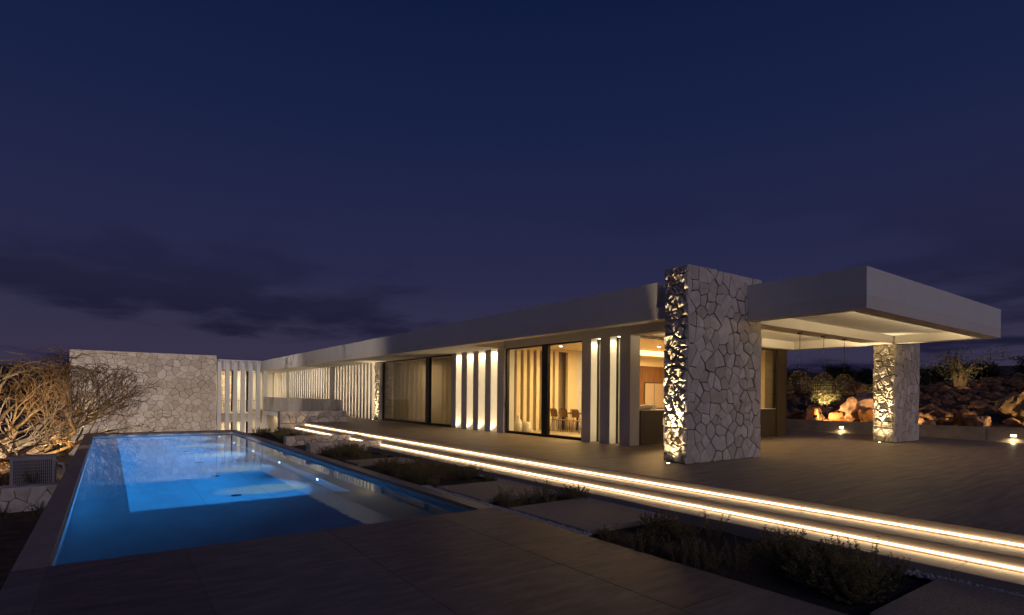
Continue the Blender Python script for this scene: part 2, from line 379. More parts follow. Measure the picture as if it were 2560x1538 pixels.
# planting bed soil and pebble strips
b = MB()
ny = 140; nx = 14
for j in range(ny+1):
    for i in range(nx+1):
        x = 5.045+(7.03-5.045)*i/nx; y = -8+36.6*j/ny; b.v.append((x, y, -.445+.035*noise.noise(Vector((x*2.2, y*2.2, 0)))))
b.f = [(j*(nx+1)+i, j*(nx+1)+i+1, (j+1)*(nx+1)+i+1, (j+1)*(nx+1)+i) for j in range(ny) for i in range(nx)]
b.build('planting_bed', M['soil'], kind='structure', smooth=True)
def pebbles(name, spots, label, n):
    rng = random.Random(len(spots)+n); b = MB()
    for q in range(n):
        x0, x1, y0, y1 = rng.choice(spots); x, y = rng.uniform(x0, x1), rng.uniform(y0, y1); r = rng.uniform(.016, .036); z = -.412+rng.uniform(0, .02)
        a = rng.uniform(0, 6.3); c, s = math.cos(a), math.sin(a); e = rng.uniform(.55, .9); hh = rng.uniform(.5, .8)
        vs = [(x+r*(c*ux-s*uy*e), y+r*(s*ux+c*uy*e), z+r*uz*hh) for ux, uy, uz in ((1, 0, 0), (.4, .9, .1), (-.6, .75, 0), (-1, -.1, .1), (-.45, -.9, 0), (.6, -.8, .05), (.1, .1, 1), (0, 0, -1))]
        b.add(vs, [(i, (i+1) % 6, 6) for i in range(6)]+[((i+1) % 6, i, 7) for i in range(6)])
    o = b.build(name, M['pebble'], kind='stuff'); tag(o, label, 'pebbles')
pebbles('pebbles', [(6.87, 7.03, y, y+2.3) for y in (-.6, .3, .6, 5.4, 6.2, 8.0, 8.8)]+[(5.05, 5.24, y, y+2.1) for y in (5.4, 6, 8.1)], 'white and grey pebbles beside the stepping stones', 9000)

# stepping stones
for (y0, y1, lab) in ((14.0, 14.95, 'pale stepping stone beyond the dense rosemary, in front of the low rubble walls'), (8.13, 9.78, 'aggregate stepping stone next to the pool corner'), (5.5, 7.33, 'wide aggregate stepping stone between pool corner and near shrubs'), (-.4, 2.06, 'aggregate stepping stone at the end of the shrub bed, on the pebbles')):
    s = MB().bbox(5.24, 6.86, y0, y1, -.44, -.362, .012).build('stepping_stone', M['aggregate']); tag(s, lab, 'paving stone')

# pool deck slabs, near side
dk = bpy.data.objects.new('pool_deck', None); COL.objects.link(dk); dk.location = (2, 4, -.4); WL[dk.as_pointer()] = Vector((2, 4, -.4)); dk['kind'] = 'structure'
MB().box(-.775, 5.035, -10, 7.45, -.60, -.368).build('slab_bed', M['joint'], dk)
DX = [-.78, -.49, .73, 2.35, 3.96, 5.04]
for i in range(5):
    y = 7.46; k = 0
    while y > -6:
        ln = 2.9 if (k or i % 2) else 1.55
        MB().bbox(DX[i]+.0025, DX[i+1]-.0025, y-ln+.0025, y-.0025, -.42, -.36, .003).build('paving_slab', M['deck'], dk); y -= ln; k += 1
# copings round the pool
cp = bpy.data.objects.new('pool_coping', None); COL.objects.link(cp); cp.location = (2, 18, -.4); WL[cp.as_pointer()] = Vector((2, 18, -.4)); cp['kind'] = 'structure'
for xa, xb in ((-.78, -.49), (4.78, 5.04)):
    y = 7.465
    while y < 28.9:
        y2 = min(y+1.6, 29.0); MB().bbox(xa, xb, y+.002, y2-.002, -.42, -.36, .004).build('coping_slab', M['coping'], cp); y = y2
x = -.78
while x < 5.0:
    x2 = min(x+1.165, 5.04); MB().bbox(x+.002, x2-.002, 29.003, 30.0, -.42, -.36, .004).build('coping_slab', M['coping'], cp); x = x2
# pool basin: bench all round, deep middle
WZ = -.455; BZ = -1.0; DZ = -1.85
x0, x1, y0, y1 = -.47, 4.80, 7.44, 29.02       # inside faces stand 2 cm behind the coping edge
a0, a1, b0, b1 = .31, 4.05, 11.25, 28.75       # deep part
pb = MB()
pb.box(x0-.28, x0, y0-.02, y1+.2, -2.4, -.421).box(x1, x1+.22, y0-.02, y1+.2, -2.4, -.421)
pb.box(x0, x1, y0-.3, y0, -2.4, -.421).box(x0, x1, y1, y1+.9, -2.4, -.421)
pb.box(x0, a0, y0, y1, -2.4, BZ).box(a1, x1, y0, y1, -2.4, BZ).box(a0, a1, y0, b0, -2.4, BZ).box(a0, a1, b1, y1, -2.4, BZ)
pb.box(a0, a1, b0, b0+.28, -2.4, BZ-.22).box(a0, a1, b0+.28, b0+.56, -2.4, BZ-.44)
pool = bpy.data.objects.new('pool_basin', None); COL.objects.link(pool); pool.location = (2, 18, -2.4); WL[pool.as_pointer()] = Vector((2, 18, -2.4)); pool['kind'] = 'structure'
pb.build('pool_shell', M['pool'], pool)
for i in range(3):
    for j in range(6):
        xa = a0+(a1-a0)*i/3; ya = b0+.56+(b1-b0-.56)*j/6
        MB().box(xa+.004, xa+(a1-a0)/3-.004, ya+.004, ya+(b1-b0-.56)/6-.004, DZ-.04, DZ).build('floor_tile', M['pool'], pool)
MB().box(a0, a1, b0, b1, DZ-.2, DZ-.012).build('floor_grout', M['joint'], pool)
wv = MB(); wv.add([(x0, y0, WZ), (x1, y0, WZ), (x1, y1, WZ), (x0, y1, WZ)], [(0, 1, 2, 3)]); wv.build('pool_water', M['water'], kind='structure')
PL = [13.4, 17.0, 20.6, 24.2, 27.7]
for i, y in enumerate(PL):
    t = thing('pool_lamp', (a1, y, -1.25), 'round white underwater lamp in the side wall of the pool', 'pool light', 'underwater lamps in the pool wall')
    MB().tube([(a1+.01, y, -1.25), (a1-.025, y, -1.25)], .075, 16).build('lamp_ring', M['fixture'], t)
    MB().tube([(a1-.02, y, -1.25), (a1-.034, y, -1.25)], .055, 16).build('lens', M['poollamp'], t)
    light('SPOT', 'pool_beam', (a1-.05, y, -1.25), 1100, (.03, .36, 1), t, aim=(-1, 0, -.10), size=.04, spot=140, blend=.7)
    light('SPOT', 'pool_beam', (a1-.05, y, -1.25), 5000, (.55, .84, 1), t, aim=(-1, 0, -1.0), size=.03, spot=62, blend=1)
for y in (12.9, 15.8, 18.8, 22.2):
    d = MB().lathe((2.2, y, DZ), [(.11, -.01), (.11, .012), (.05, .02)], 16).build('drain_cover', M['dark']); tag(d, 'small round dark drain cover on the pool floor', 'drain', 'drains on the pool floor')

# ================================================================== STONE WALLS AND PILLARS
def rubble(name, x0, x1, y0, y1, z0, z1, label, cat, faces, size, sizes=None, rough=0, seed=1, thick=.05, mats=None, group=None):
    t = thing(name, ((x0+x1)/2, (y0+y1)/2, z0), label, cat, group)
    MB().box(x0+thick, x1-thick, y0+thick, y1-thick, z0, z1-.03).build('core', M['mortar'], t)
    for i, fc in enumerate(faces):
        rg = rough.get(fc, 0) if isinstance(rough, dict) else rough
        m = M['rough_stone'] if rg else M['stone']; sz = (sizes or {}).get(fc, size); kw = dict(thick=thick, seed=seed*17+i, rough=rg)
        if fc == '-y': stone_face(t, (x0+.01, y0+thick, z0), (1, 0, 0), (0, 0, 1), (0, -1, 0), x1-x0-.02, z1-z0, sz, m, **kw)
        if fc == '+y': stone_face(t, (x0+.01, y1-thick, z0), (1, 0, 0), (0, 0, 1), (0, 1, 0), x1-x0-.02, z1-z0, sz, m, **kw)
        if fc == '-x': stone_face(t, (x0+thick, y0+.01, z0), (0, 1, 0), (0, 0, 1), (-1, 0, 0), y1-y0-.02, z1-z0, sz, m, **kw)
        if fc == '+x': stone_face(t, (x1-thick, y0+.01, z0), (0, 1, 0), (0, 0, 1), (1, 0, 0), y1-y0-.02, z1-z0, sz, m, **kw)
        if fc == '+z': stone_face(t, (x0+.01, y0+.01, z1-.05), (1, 0, 0), (0, 1, 0), (0, 0, 1), x1-x0-.02, y1-y0-.02, sz, m, **kw)
    return t
p1 = rubble('stone_pillar', 10.06, 12.95, 7.5, 8.15, 0, 4.31, 'tall broad white rubble pillar rising above the roof edge', 'pillar', ('-y', '-x', '+x', '+y', '+z'), .262, {'-x': .20, '+y': .6, '+x': .5, '+z': .36}, {'-x': .055}, 3, .055)
p2 = rubble('stone_pillar', 20.97, 23.08, 7.52, 8.18, 0, 3.95, 'white rubble pillar under the far corner of the canopy', 'pillar', ('-y', '-x', '+x', '+y', '+z'), .28, {'-x': .25, '+y': .5}, {'-x': .05}, 5, .055)
p3 = rubble('stone_pillar', 12.27, 13.2, 29.6, 30.35, 0, 3.24, 'narrow rubble pier between curtained window and louvre screen', 'pillar', ('-y', '-x'), .36, {'-x': .25}, {'-x': .05}, 9, .055)
bwall = rubble('stone_wall', -2.2, 6.95, 49.5, 50.0, -1.75, 4.36, 'big blank crazy-stone wall standing behind the bare tree', 'wall', ('-y', '-x', '+z'), .448, {'-x': .8, '+z': .9}, 0, 11, .05)
MB().box(-2.2, 6.95, 49.5, 50.0, -3.3, -1.76).build('foundation', M['concrete'], bwall)
rubble('stone_wall', 6.76, 10.08, 28.6, 29.05, -.6, .56, 'low rubble wall closing the end of the lit steps', 'wall', ('-y', '-x', '+z', '+x'), .30, None, 0, 13, .05)
rubble('stone_wall', 5.13, 7.94, 20.8, 21.25, -.5, -.10, 'low rubble garden wall crossing the bed by the pool, farther from stepping stones', 'wall', ('-y', '-x', '+z'), .26, None, 0, 15, .04)
rubble('stone_wall', 5.13, 7.78, 17.9, 18.35, -.5, -.11, 'low rubble garden wall crossing the bed, next to the small stepping stone', 'wall', ('-y', '-x', '+z'), .26, None, 0, 17, .04)
rubble('stone_wall', -4.6, -.82, 16.75, 17.3, -1.5, -.74, 'low bluish stone wall in front of the heat pump', 'wall', ('-y', '+z'), .27, None, 0, 19, .05)

# ================================================================== VILLA
V = thing('villa', (16, 25, 0), 'long low white villa with flat overhanging roof, glass doors and lit fins', 'house')
def vb(name, m, *boxes, parent=None):
    b = MB()
    for q in boxes: b.box(*q)
    return b.build(name, M[m], parent or V)
def vstrip(x, y, p, z0=.05, z1=3.2):
    # upright light profile fixed to the back of a fin, facing the next one
    vb('light_profile', 'fixture', (x-.02, x+.02, y-.011, y-.003, z0, z1))
    o = light('AREA', 'profile_light', (x, y, (z0+z1)/2), p, WARM2, V, size=.03, sy=z1-z0)
    o.rotation_euler = (math.pi/2, 0, 0)
# roof
rs = vb('roof_slab', 'plaster', (10.62, 21.3, 8.62, 62, 3.56, 4.04), (12.62, 20.92, 5.27, 8.62, 3.53, 4.04))
vb('fascia', 'plaster', (10.36, 10.62, 8.62, 62, 3.53, 4.11), parent=rs)
vb('fascia', 'plaster', (12.29, 12.62, 5.27, 8.14, 3.53, 4.11), parent=rs)
vb('fascia', 'plaster', (12.29, 21.3, 4.92, 5.27, 3.53, 4.11), parent=rs)
vb('fascia', 'plaster', (20.92, 21.3, 5.27, 7.52, 3.53, 4.11), parent=rs)
vb('soffit_lip', 'soffit', (10.36, 10.74, 8.17, 62, 3.25, 3.528), parent=rs)
vb('soffit_lip', 'soffit', (12.29, 21.3, 4.92, 5.29, 3.268, 3.528), parent=rs)
vb('soffit_lip', 'soffit', (12.29, 12.62, 5.292, 7.49, 3.268, 3.528), parent=rs)
vb('soffit_lip', 'soffit', (20.9, 21.3, 5.292, 7.51, 3.268, 3.528), parent=rs)
vb('soffit_lip', 'soffit', (20.9, 21.3, 8.19, 11.6, 3.268, 3.558), parent=rs)
vb('beam', 'soffit', (12.33, 12.75, 8.16, 11.188, 3.25, 3.558), parent=rs)
vb('beam', 'soffit', (12.96, 20.96, 7.58, 8.15, 3.262, 3.528), parent=rs)
vb('soffit_lip', 'soffit', (12.76, 20.898, 10.85, 11.6, 3.262, 3.558), parent=rs)
vb('low_soffit', 'soffit', (10.742, 13.4, 17.62, 62, 3.25, 3.558), parent=rs)
for (xa, xb, yy, zz) in ((13.1, 20.8, 8.2, 3.31), (13.0, 20.6, 5.36, 3.31)):
    vb('cove_profile', 'fixture', (xa, xb, yy-.03, yy+.03, zz-.02, zz-.008), parent=rs)
    o = light('AREA', 'cove_light', ((xa+xb)/2, yy, zz), 260 if yy > 7 else 140, WARM2, rs, size=xb-xa, sy=.05); o.rotation_euler = (math.pi-.35, 0, 0)
# facade panels
vb('header', 'plaster', (12.33, 12.75, 11.19, 17.618, 3.25, 3.558))
for ya, yb in ((11.19, 11.60), (12.0, 12.43), (12.83, 13.25)):
    vb('wall_panel', 'plaster', (12.33, 12.75, ya, yb, 0.0, 3.248))
for ya, yb in ((11.60, 12.0), (12.43, 12.83)):
    s = vb('slit_window', 'dark', (12.60, 12.66, ya, ya+.04, .03, 3.22), (12.60, 12.66, yb-.04, yb, .03, 3.22), (12.60, 12.66, ya, yb, .0, .03), (12.60, 12.66, ya, yb, 3.22, 3.248))
    vb('pane', 'glass', (12.62, 12.632, ya+.04, yb-.04, .03, 3.22), parent=s)
    l1 = MB().lathe((12.50, ya+.2, 3.235), [(.03, 0), (.03, .012)], 12).build('downlight', M['lamp'], V)
    light('SPOT', 'slit_downlight', (12.47, ya+.17, 3.2), 16, WARM2, V, aim=(-.12, .1, -1), size=.02, spot=165, blend=.6)
    vstrip(12.46, ya+.012, 5.5)
# tall fins by the sliding door
FN = [(17.62, 18.06), (18.52, 18.93), (19.43, 19.84), (20.34, 20.79), (21.26, 21.65)]
for i, (ya, yb) in enumerate(FN):
    vb('fin', 'plaster', (12.33, 12.83, ya, yb, 0, 3.249))
    if i:
        yc = FN[i-1][1]
        vb('glazing', 'dark', (12.85, 12.9, yc-.03, ya+.03, 0, 3.249))
        MB().lathe((12.62, ya-.17, 3.236), [(.03, 0), (.03, .012)], 12).build('downlight', M['lamp'], V)
        light('SPOT', 'fin_downlight', (12.58, ya-.2, 3.2), 40, WARM2, V, aim=(-.1, .1, -1), size=.02, spot=165, blend=.6)
        light('SPOT', 'fin_uplight', (12.42, ya-.2, .05), 16, WARM2, V, aim=(-.35, .1, 1), size=.02, spot=165, blend=.6)
        vstrip(12.50, yc+.012, 8.5)
# sliding door
def slider(name, x, ya, yb, z0, z1, mull, glass, parent=V, b=.07, sill=.09):
    d = vb(name, 'dark', (x, x+.12, ya, ya+b, z0, z1), (x, x+.12, yb-b, yb, z0, z1), (x, x+.12, ya+b, yb-b, z0, z0+sill), (x, x+.12, ya+b, yb-b, z1-.05, z1))
    edges = [ya+b]
    for (m0, m1) in mull:
        vb('mullion', 'dark', (x-.004, x+.124, m0, m1, z0+sill, z1-.05), parent=d); edges += [m0, m1]
    edges.append(yb-b)
    for i in range(0, len(edges), 2):
        vb('pane', glass, (x+.05, x+.062, edges[i], edges[i+1], z0+sill, z1-.05), parent=d)
    return d
d = slider('sliding_door', 12.42, 13.25, 17.6, 0.003, 3.246, [(15.08, 15.40)], 'glass')
MB().bbox(12.36, 12.41, 17.5, 17.56, .95, 1.2, .01).build('handle', M['dark'], d)
slider('picture_window', 12.42, 21.66, 29.58, 0.003, 3.246, [(23.95, 24.32)], 'glass_dim')
# curtains behind the picture window
def curtain(ya, yb, x, amp, seed):
    rng = random.Random(seed); n = int((yb-ya)/.03); v = []; f = []
    ph = 0
    for i in range(n+1):
        ph += rng.uniform(.22, .50); xx = x+amp*math.sin(ph)
        v += [(xx, ya+(yb-ya)*i/n, .03), (x+(xx-x)*.8, ya+(yb-ya)*i/n, 3.2)]
    f = [(2*i, 2*i+2, 2*i+3, 2*i+1) for i in range(n)]
    return MB().add(v, f)
for k, (ya, yb) in enumerate(((21.75, 24.1), (24.15, 29.5))):
    o = curtain(ya, yb, 13.0, .05, k+3).build('curtain', M['curtain'], smooth=True); tag(o, ('pale linen curtain in gathered folds behind the narrow pane' if k == 0 else 'pale linen curtain across the wide pane beside the rubble pier'), 'curtain')
vb('room_back_wall', 'intwall', (16.2, 16.3, 18.7, 30.3, 0, 3.24))
cl_ = MB().bbox(14.2, 14.8, 25.5, 26.1, 3.19, 3.24, .01).build('room_lamp', M['lampdim'], V); light('AREA', 'room_glow', (14.5, 25.0, 3.1), 75, (1, .74, .45), V, aim=(0, 0, -1), size=1.6)
# louvre screen
SEC = [(30.62, 37.7), (38.5, 49.2), (50.1, 56.9)]
for ya, yb in SEC:
    n = round((yb-ya)/.56); p = (yb-ya)/n
    for i in range(n):
        vb('fin', 'plaster', (12.33, 12.78, ya+p*i+p*.50, ya+p*(i+1), 0.0, 3.249))
    for i in range(1, n): vstrip(12.56, ya+p*i+.012, 6.5)
    vstrip(12.56, ya+.012, 6.5)
vb('louvre_back_wall', 'plaster', (13.25, 13.4, 30.36, 58, 0, 3.249))
vb('wall_panel', 'plaster', (12.33, 12.78, 37.7, 38.5, 0, 3.249)); vb('wall_panel', 'plaster', (12.33, 12.78, 49.2, 50.1, 0, 3.249))
# kitchen front, facing the canopy
vb('counter_front', 'bronze', (12.752, 20.2, 11.15, 11.5, 0.0, 1.02))
vb('counter_top', 'ceramic', (12.752, 20.2, 11.13, 11.75, 1.022, 1.05))
cpost = vb('corner_post', 'bronze', (20.28, 20.94, 11.12, 11.62, 0, 3.26))
kw = vb('kitchen_window', 'dark', (15.9, 15.98, 11.2, 11.26, 1.052, 3.26), (20.12, 20.278, 11.2, 11.26, 0, 3.26), (12.752, 20.12, 11.2, 11.26, 3.19, 3.26))
vb('pane', 'glass', (15.98, 20.12, 11.22, 11.232, 1.052, 3.19), parent=kw)
# interior: floor, ceiling, fin partition, timber wall
vb('interior_floor', 'intfloor', (12.56, 21.2, 11.3, 18.6, -.03, .004))
vb('interior_ceiling', 'intwall', (12.76, 21.2, 11.62, 30.0, 3.40, 3.5))
vb('bulkhead', 'intwall', (17.2, 21.0, 15.6, 16.54, 3.15, 3.398))
st = [12.84, 13.06, 13.24, 13.42, 13.58, 13.74, 13.90, 14.07, 14.24, 14.40, 14.57, 14.74, 14.91, 15.10, 15.24, 15.42, 15.95]
for i in range(0, len(st)-1, 2): vb('partition_fin', 'intwall', (st[i], st[i+1], 18.0, 18.14, 0.005, 3.30))
vb('partition_panel', 'intwall', (15.95, 16.46, 18.0, 18.14, .005, 3.399)); vb('partition_head', 'intwall', (12.84, 15.95, 18.0, 18.14, 3.302, 3.399))
vb('partition_back', 'intgrey', (12.9, 16.46, 18.5, 18.6, .005, 3.399))
tw = vb('timber_wall', 'wood', (17.2, 20.98, 16.56, 16.66, .005, 2.78))
vb('upper_wall', 'intwall', (17.2, 20.98, 16.55, 16.66, 2.785, 3.399)); vb('side_wall', 'intwall', (17.1, 17.198, 16.5, 18.14, .005, 3.399))
vb('wall_panel', 'plaster', (16.46, 16.9, 18.0, 18.14, .005, 3.399))
x = 17.22
while x < 20.95: vb('slat', 'wood', (x, x+.05, 16.53, 16.558, .01, 2.78), parent=tw); x += .075
vb('niche', 'bronze', (19.1, 20.9, 16.5, 16.528, .9, 2.08))
vb('niche_panel', 'intgrey', (19.15, 19.72, 16.485, 16.499, .95, 2.03)); vb('niche_panel', 'intgrey', (19.76, 20.85, 16.485, 16.499, .95, 2.03))
vb('east_wall', 'intgrey', (21.0, 21.2, 11.62, 18.6, 0, 3.399))
for (x, y) in ((14.48, 16.77), (14.5, 14.4), (17.5, 14.4), (19.2, 16.2), (17.0, 12.6), (19.4, 12.6)):
    MB().lathe((x, y, 3.385), [(.06, 0), (.06, .014)], 14).build('downlight', M['lamp'], V)
    light('SPOT', 'room_downlight', (x, y, 3.37), 150, WARM, V, aim=(0, 0, -1), size=.06, spot=140, blend=.8)
light('AREA', 'ceiling_fill', (15.0, 15, 3.36), 330, WARM, V, aim=(0, 0, -1), size=2.5)  # added fill lights below the ceiling, no fixture, brighten dining area and kitchen
light('AREA', 'ceiling_fill', (18.6, 14.5, 3.36), 260, WARM, V, aim=(0, 0, -1), size=2.5)
# far wing: beam, six fins, storeys behind
W0 = thing('guest_wing', (9, 50, -3.2), 'two-storey far wing with tall white fins between stone wall and villa', 'house')
vb('roof_beam', 'plaster', (6.96, 10.34, 49.85, 50.3, 3.28, 4.1), parent=W0)
for x in (7.0, 7.58, 8.15, 8.72, 9.30, 9.87): vb('fin', 'plaster', (x, x+.285, 49.5, 49.84, -3.1, 3.9), parent=W0)
vb('post', 'plaster', (10.45, 10.75, 49.75, 50.2, -3.1, 3.25), parent=W0)
vb('roof_slab', 'plaster', (6.96, 13, 50.3, 58, 3.4, 4.05), parent=W0)
vb('floor_slab', 'plaster', (6.96, 10.4, 51.4, 57, -1.0, -.25), parent=W0)
sw = vb('stone_panel', 'mortar', (6.96, 8.8, 54.55, 54.8, -3.1, 3.39), parent=W0)
stone_face(sw, (6.96, 54.55, -3.1), (1, 0, 0), (0, 0, 1), (0, -1, 0), 1.84, 6.45, .36, M['stone'], seed=77)
vb('wall', 'plaster', (9.25, 10.0, 54.5, 54.8, -3.1, 3.39), parent=W0)
vb('wall', 'plaster', (10.3, 12.3, 54.5, 54.8, -3.1, 3.39), parent=W0)
for xa, xb in ((8.8, 9.25), (10.0, 10.3)):
    for za, zb in ((-3.1, -1.1), (-.2, 2.9)):
        w = vb('window', 'dark', (xa, xa+.04, 54.6, 54.66, za, zb), (xb-.04, xb, 54.6, 54.66, za, zb), parent=W0)
        vb('pane', 'glass', (xa+.04, xb-.04, 54.62, 54.632, za, zb), parent=w)
x = 7.0
rl = vb('balcony_rail', 'grey_metal', (6.98, 10.4, 51.36, 51.40, .78, .83), (6.98, 10.4, 51.36, 51.40, -.2, -.16), parent=W0)
while x < 10.4: vb('baluster', 'grey_metal', (x, x+.02, 51.365, 51.395, -.16, .78), parent=rl); x += .115
vb('lower_floor', 'concrete', (6.9, 13, 50.2, 56, -3.2, -3.1), parent=W0)
for y in (50.9,):
    light('AREA', 'wing_glow', (8.6, 52.6, 3.3), 170, WARM2, W0, aim=(0, .25, -1), size=3.0, sy=.3)
    light('AREA', 'wing_glow', (8.6, 53.0, -1.1), 130, WARM2, W0, aim=(0, .2, -1), size=3.0, sy=.3)
for x in (9.62, 10.22, 10.86):
    vb('vertical_light', 'led', (x, x+.05, 51.0, 51.03, -3.0, -1.15), parent=W0)
vb('lower_wall', 'rough_stone', (10.9, 11.1, 31, 49.7, -3.1, -.285), parent=W0)
light('AREA', 'lower_glow', (10.6, 40, -.36), 90, WARM2, W0, aim=(0, 0, -1), size=.2, sy=16)
# balcony railing along the terrace edge
br = thing('metal_railing', (10.42, 40, 0), 'pale grey railing of close vertical bars along the raised terrace edge', 'railing')
vb('top_rail', 'grey_metal', (10.39, 10.44, 30.5, 49.5, 1.08, 1.12), parent=br); vb('bottom_rail', 'grey_metal', (10.39, 10.44, 30.5, 49.5, .02, .06), parent=br)
y = 30.5; k = 0
while y < 49.5:
    if k % 24 == 0: vb('post', 'grey_metal', (10.385, 10.445, y, y+.06, .003, 1.08), parent=br)
    else: vb('bar', 'grey_metal', (10.40, 10.43, y, y+.052, .06, 1.08), parent=br)
    y += .0785; k += 1
vb('terrace_edge_trim', 'plaster', (10.37, 10.418, 29.1, 49.6, -.30, -.005), parent=V)

# ---- ground uplights at the pillars
def uplight(x, y, lab, power, aim, spot=70, gr=None, sz=.02, wide=50):
    t = thing('ground_uplight', (x, y, 0), lab, 'uplight', gr)
    MB().lathe((x, y, 0), [(.055, 0.001), (.055, .008), (.04, .010)], 16).build('bezel', M['fixture'], t)
    MB().lathe((x, y, 0), [(.036, .008), (.036, .013)], 16).build('lens', M['lamp'], t)
    light('SPOT', 'uplight_beam', (x, y, .03), power, WARM2, t, aim=aim, size=sz, spot=spot, blend=.9)
    light('SPOT', 'uplight_beam', (x, y, .03), wide, WARM2, t, aim=aim, size=sz, spot=120, blend=.9)
uplight(9.84, 7.82, 'small round floor uplight at the foot of the tall broad pillar', 1500, (.085, 0, 1), 34, wide=60)
uplight(20.70, 7.86, 'small round floor uplight at the foot of the canopy corner pillar', 800, (.085, 0, 1), 44, wide=40)
uplight(12.02, 29.95, 'small round floor uplight at the foot of the narrow pier', 420, (.1, 0, 1), 50, wide=40)

# ---- low concrete wall with step lights
lw = thing('concrete_wall', (25.3, 10, 0), 'long low cast concrete wall edging the terrace below the rocks', 'wall')
y = -12
while y < 40:
    y2 = y+2.6; MB().bbox(25.2, 25.45, y+.003, y2-.003, -.1, .47, .008).build('wall_section', M['concrete'], lw); y = y2
for y, lab in ((11.0, 'small square wall lamp set in the concrete wall, seen below the hanging pendants'), (5.45, 'small square wall lamp set in the concrete wall below the big ochre boulder'), (1.0, 'small square wall lamp set in the concrete wall beyond the canopy')):
    t = thing('wall_lamp', (25.19, y, .2), lab, 'wall lamp')
    MB().bbox(25.17, 25.199, y-.10, y+.10, .16, .28, .006).build('lamp_frame', M['fixture'], t)
    MB().box(25.160, 25.169, y-.08, y+.08, .18, .26).build('lens', M['lampdim'], t)
    light('SPOT', 'wall_lamp_beam', (25.10, y, .16), 9, WARM2, t, aim=(-.25, 0, -1), size=.03, spot=175, blend=.5)

# ---- pendants under the canopy
for i, x in enumerate((15.55, 16.92, 18.22)):
    y = 7.9; t = thing('pendant_lamp', (x, y, 1.6), ('dark wicker dome pendant beside the tall broad pillar under the canopy beam', 'dark wicker dome pendant hanging in the middle of three under the canopy beam', 'dark wicker dome pendant nearest the corner pillar under the canopy beam')[i], 'pendant lamp', 'wicker pendants under the canopy')
    MB().lathe((x, y, 3.24), [(.075, -.02), (.075, .02)], 14).build('ceiling_cap', M['dark'], t)
    MB().tube([(x, y, 3.24), (x, y, 2.2)], .008, 6).build('cord', M['dark'], t)
    sh = MB(); ns = 26
    prof = [(.03, 2.2), (.14, 2.16), (.22, 2.08), (.28, 1.96), (.31, 1.82), (.32, 1.6)]
    for k in range(ns):
        a = 2*math.pi*k/ns; sh.tube([(x+r*math.cos(a), y+r*math.sin(a), z) for r, z in prof], .0055, 4)
    for r, z in prof[1:]+[(.3, 1.89), (.318, 1.71), (.255, 2.02)]:
        sh.tube([(x+r*math.cos(2*math.pi*k/24), y+r*math.sin(2*math.pi*k/24), z) for k in range(25)], .007 if z > 1.65 else .012, 4)
    sh.build('shade', M['wicker'], t)
    MB().lathe((x, y, 1.92), [(.02, .26), (.045, .2), (.03, .16), (.06, .10), (.085, .03), (.075, -.04), (.03, -.075)], 14).build('globe', M['glass'], t, smooth=True)

# ================================================================== FURNITURE AND KITCHEN THINGS
def chair(loc, lab, rz):
    t = thing('dining_chair', (0, 0, 0), lab, 'chair', None)
    # faces +x ; back at -x
    s = MB(); s.bbox(-.22, .22, -.22, .22, .445, .475, .012); s.build('seat', M['rattan'], t)
    s = MB(); s.v = []
    nyy, nzz = 6, 5
    for k in range(nzz+1):
        for j in range(nyy+1):
            yy = -.2+.4*j/nyy; z = .60+.30*k/nzz; s.v.append((-.25-.06*k/nzz+.05*(abs(yy)/.2)**2, yy*(1 if k < nzz else .9), z))
    o = len(s.v); s.v += [(v[0]-.02, v[1], v[2]) for v in s.v]
    for k in range(nzz):
        for j in range(nyy):
            q = k*(nyy+1)+j; s.f.append((q, q+1, q+nyy+2, q+nyy+1)); s.f.append((o+q, o+q+nyy+1, o+q+nyy+2, o+q+1))
    s.build('backrest', M['rattan'], t)
    fr = [(-.27, -.2, .58), (-.30, -.215, .86), (-.315, -.19, .915), (-.325, 0, .925), (-.315, .19, .915), (-.30, .215, .86), (-.27, .2, .58)]
    MB().tube(fr, .011, 6).build('back_frame', M['dark'], t)
    for sy in (-1, 1):
        MB().tube([(-.285, .10*sy, .90), (-.235, .10*sy, .5), (-.20, .13*sy, .44), (-.25, .22*sy, 0.006)], .010, 6).build('leg', M['dark'], t)
        MB().tube([(.19, .17*sy, .445), (.23, .21*sy, 0.006)], .010, 6).build('leg', M['dark'], t)
    t.location = loc; t.rotation_euler = (0, 0, rz); t['group'] = 'rattan chairs at the dining table'
    return t
CH = 'rattan dining chair with thin dark metal legs at the table behind the glass door'
c0 = chair((14.95, 17.45, .004), CH, .05)
for (x, y, r) in ((14.95, 16.80, -.03), (14.95, 16.15, .02), (14.95, 15.5, 0), (16.45, 17.45, math.pi), (16.45, 16.8, math.pi+.05), (16.45, 16.15, math.pi)):
    copy_tree(c0, (x, y, .004), rz=r)
tb = thing('dining_table', (15.7, 16.5, .004), 'long oak dining table behind the rattan chairs', 'table')
MB().bbox(15.2, 16.2, 15.1, 17.75, .71, .75, .008).build('table_top', M['wood'], tb)
for x in (15.3, 16.1):
    for y in (15.3, 17.55): MB().bbox(x-.03, x+.03, y-.03, y+.03, .004, .71, .004).build('leg', M['dark'], tb)
v1 = MB().lathe((13.12, 17.72, .004), [(.10, 0), (.15, .08), (.17, .25), (.14, .42), (.06, .52), (.045, .62), (.06, .66)], 22).build('ceramic_vase', M['ceramic'], smooth=True); tag(v1, 'tall white ceramic bottle vase standing by the glass door', 'vase')
v2 = MB().lathe((13.42, 17.55, .004), [(.15, 0), (.18, .06), (.175, .2), (.15, .33), (.11, .40), (.09, .40)], 22).build('ceramic_vase', M['ceramic'], smooth=True); tag(v2, 'squat white ceramic jar standing by the glass door', 'vase')
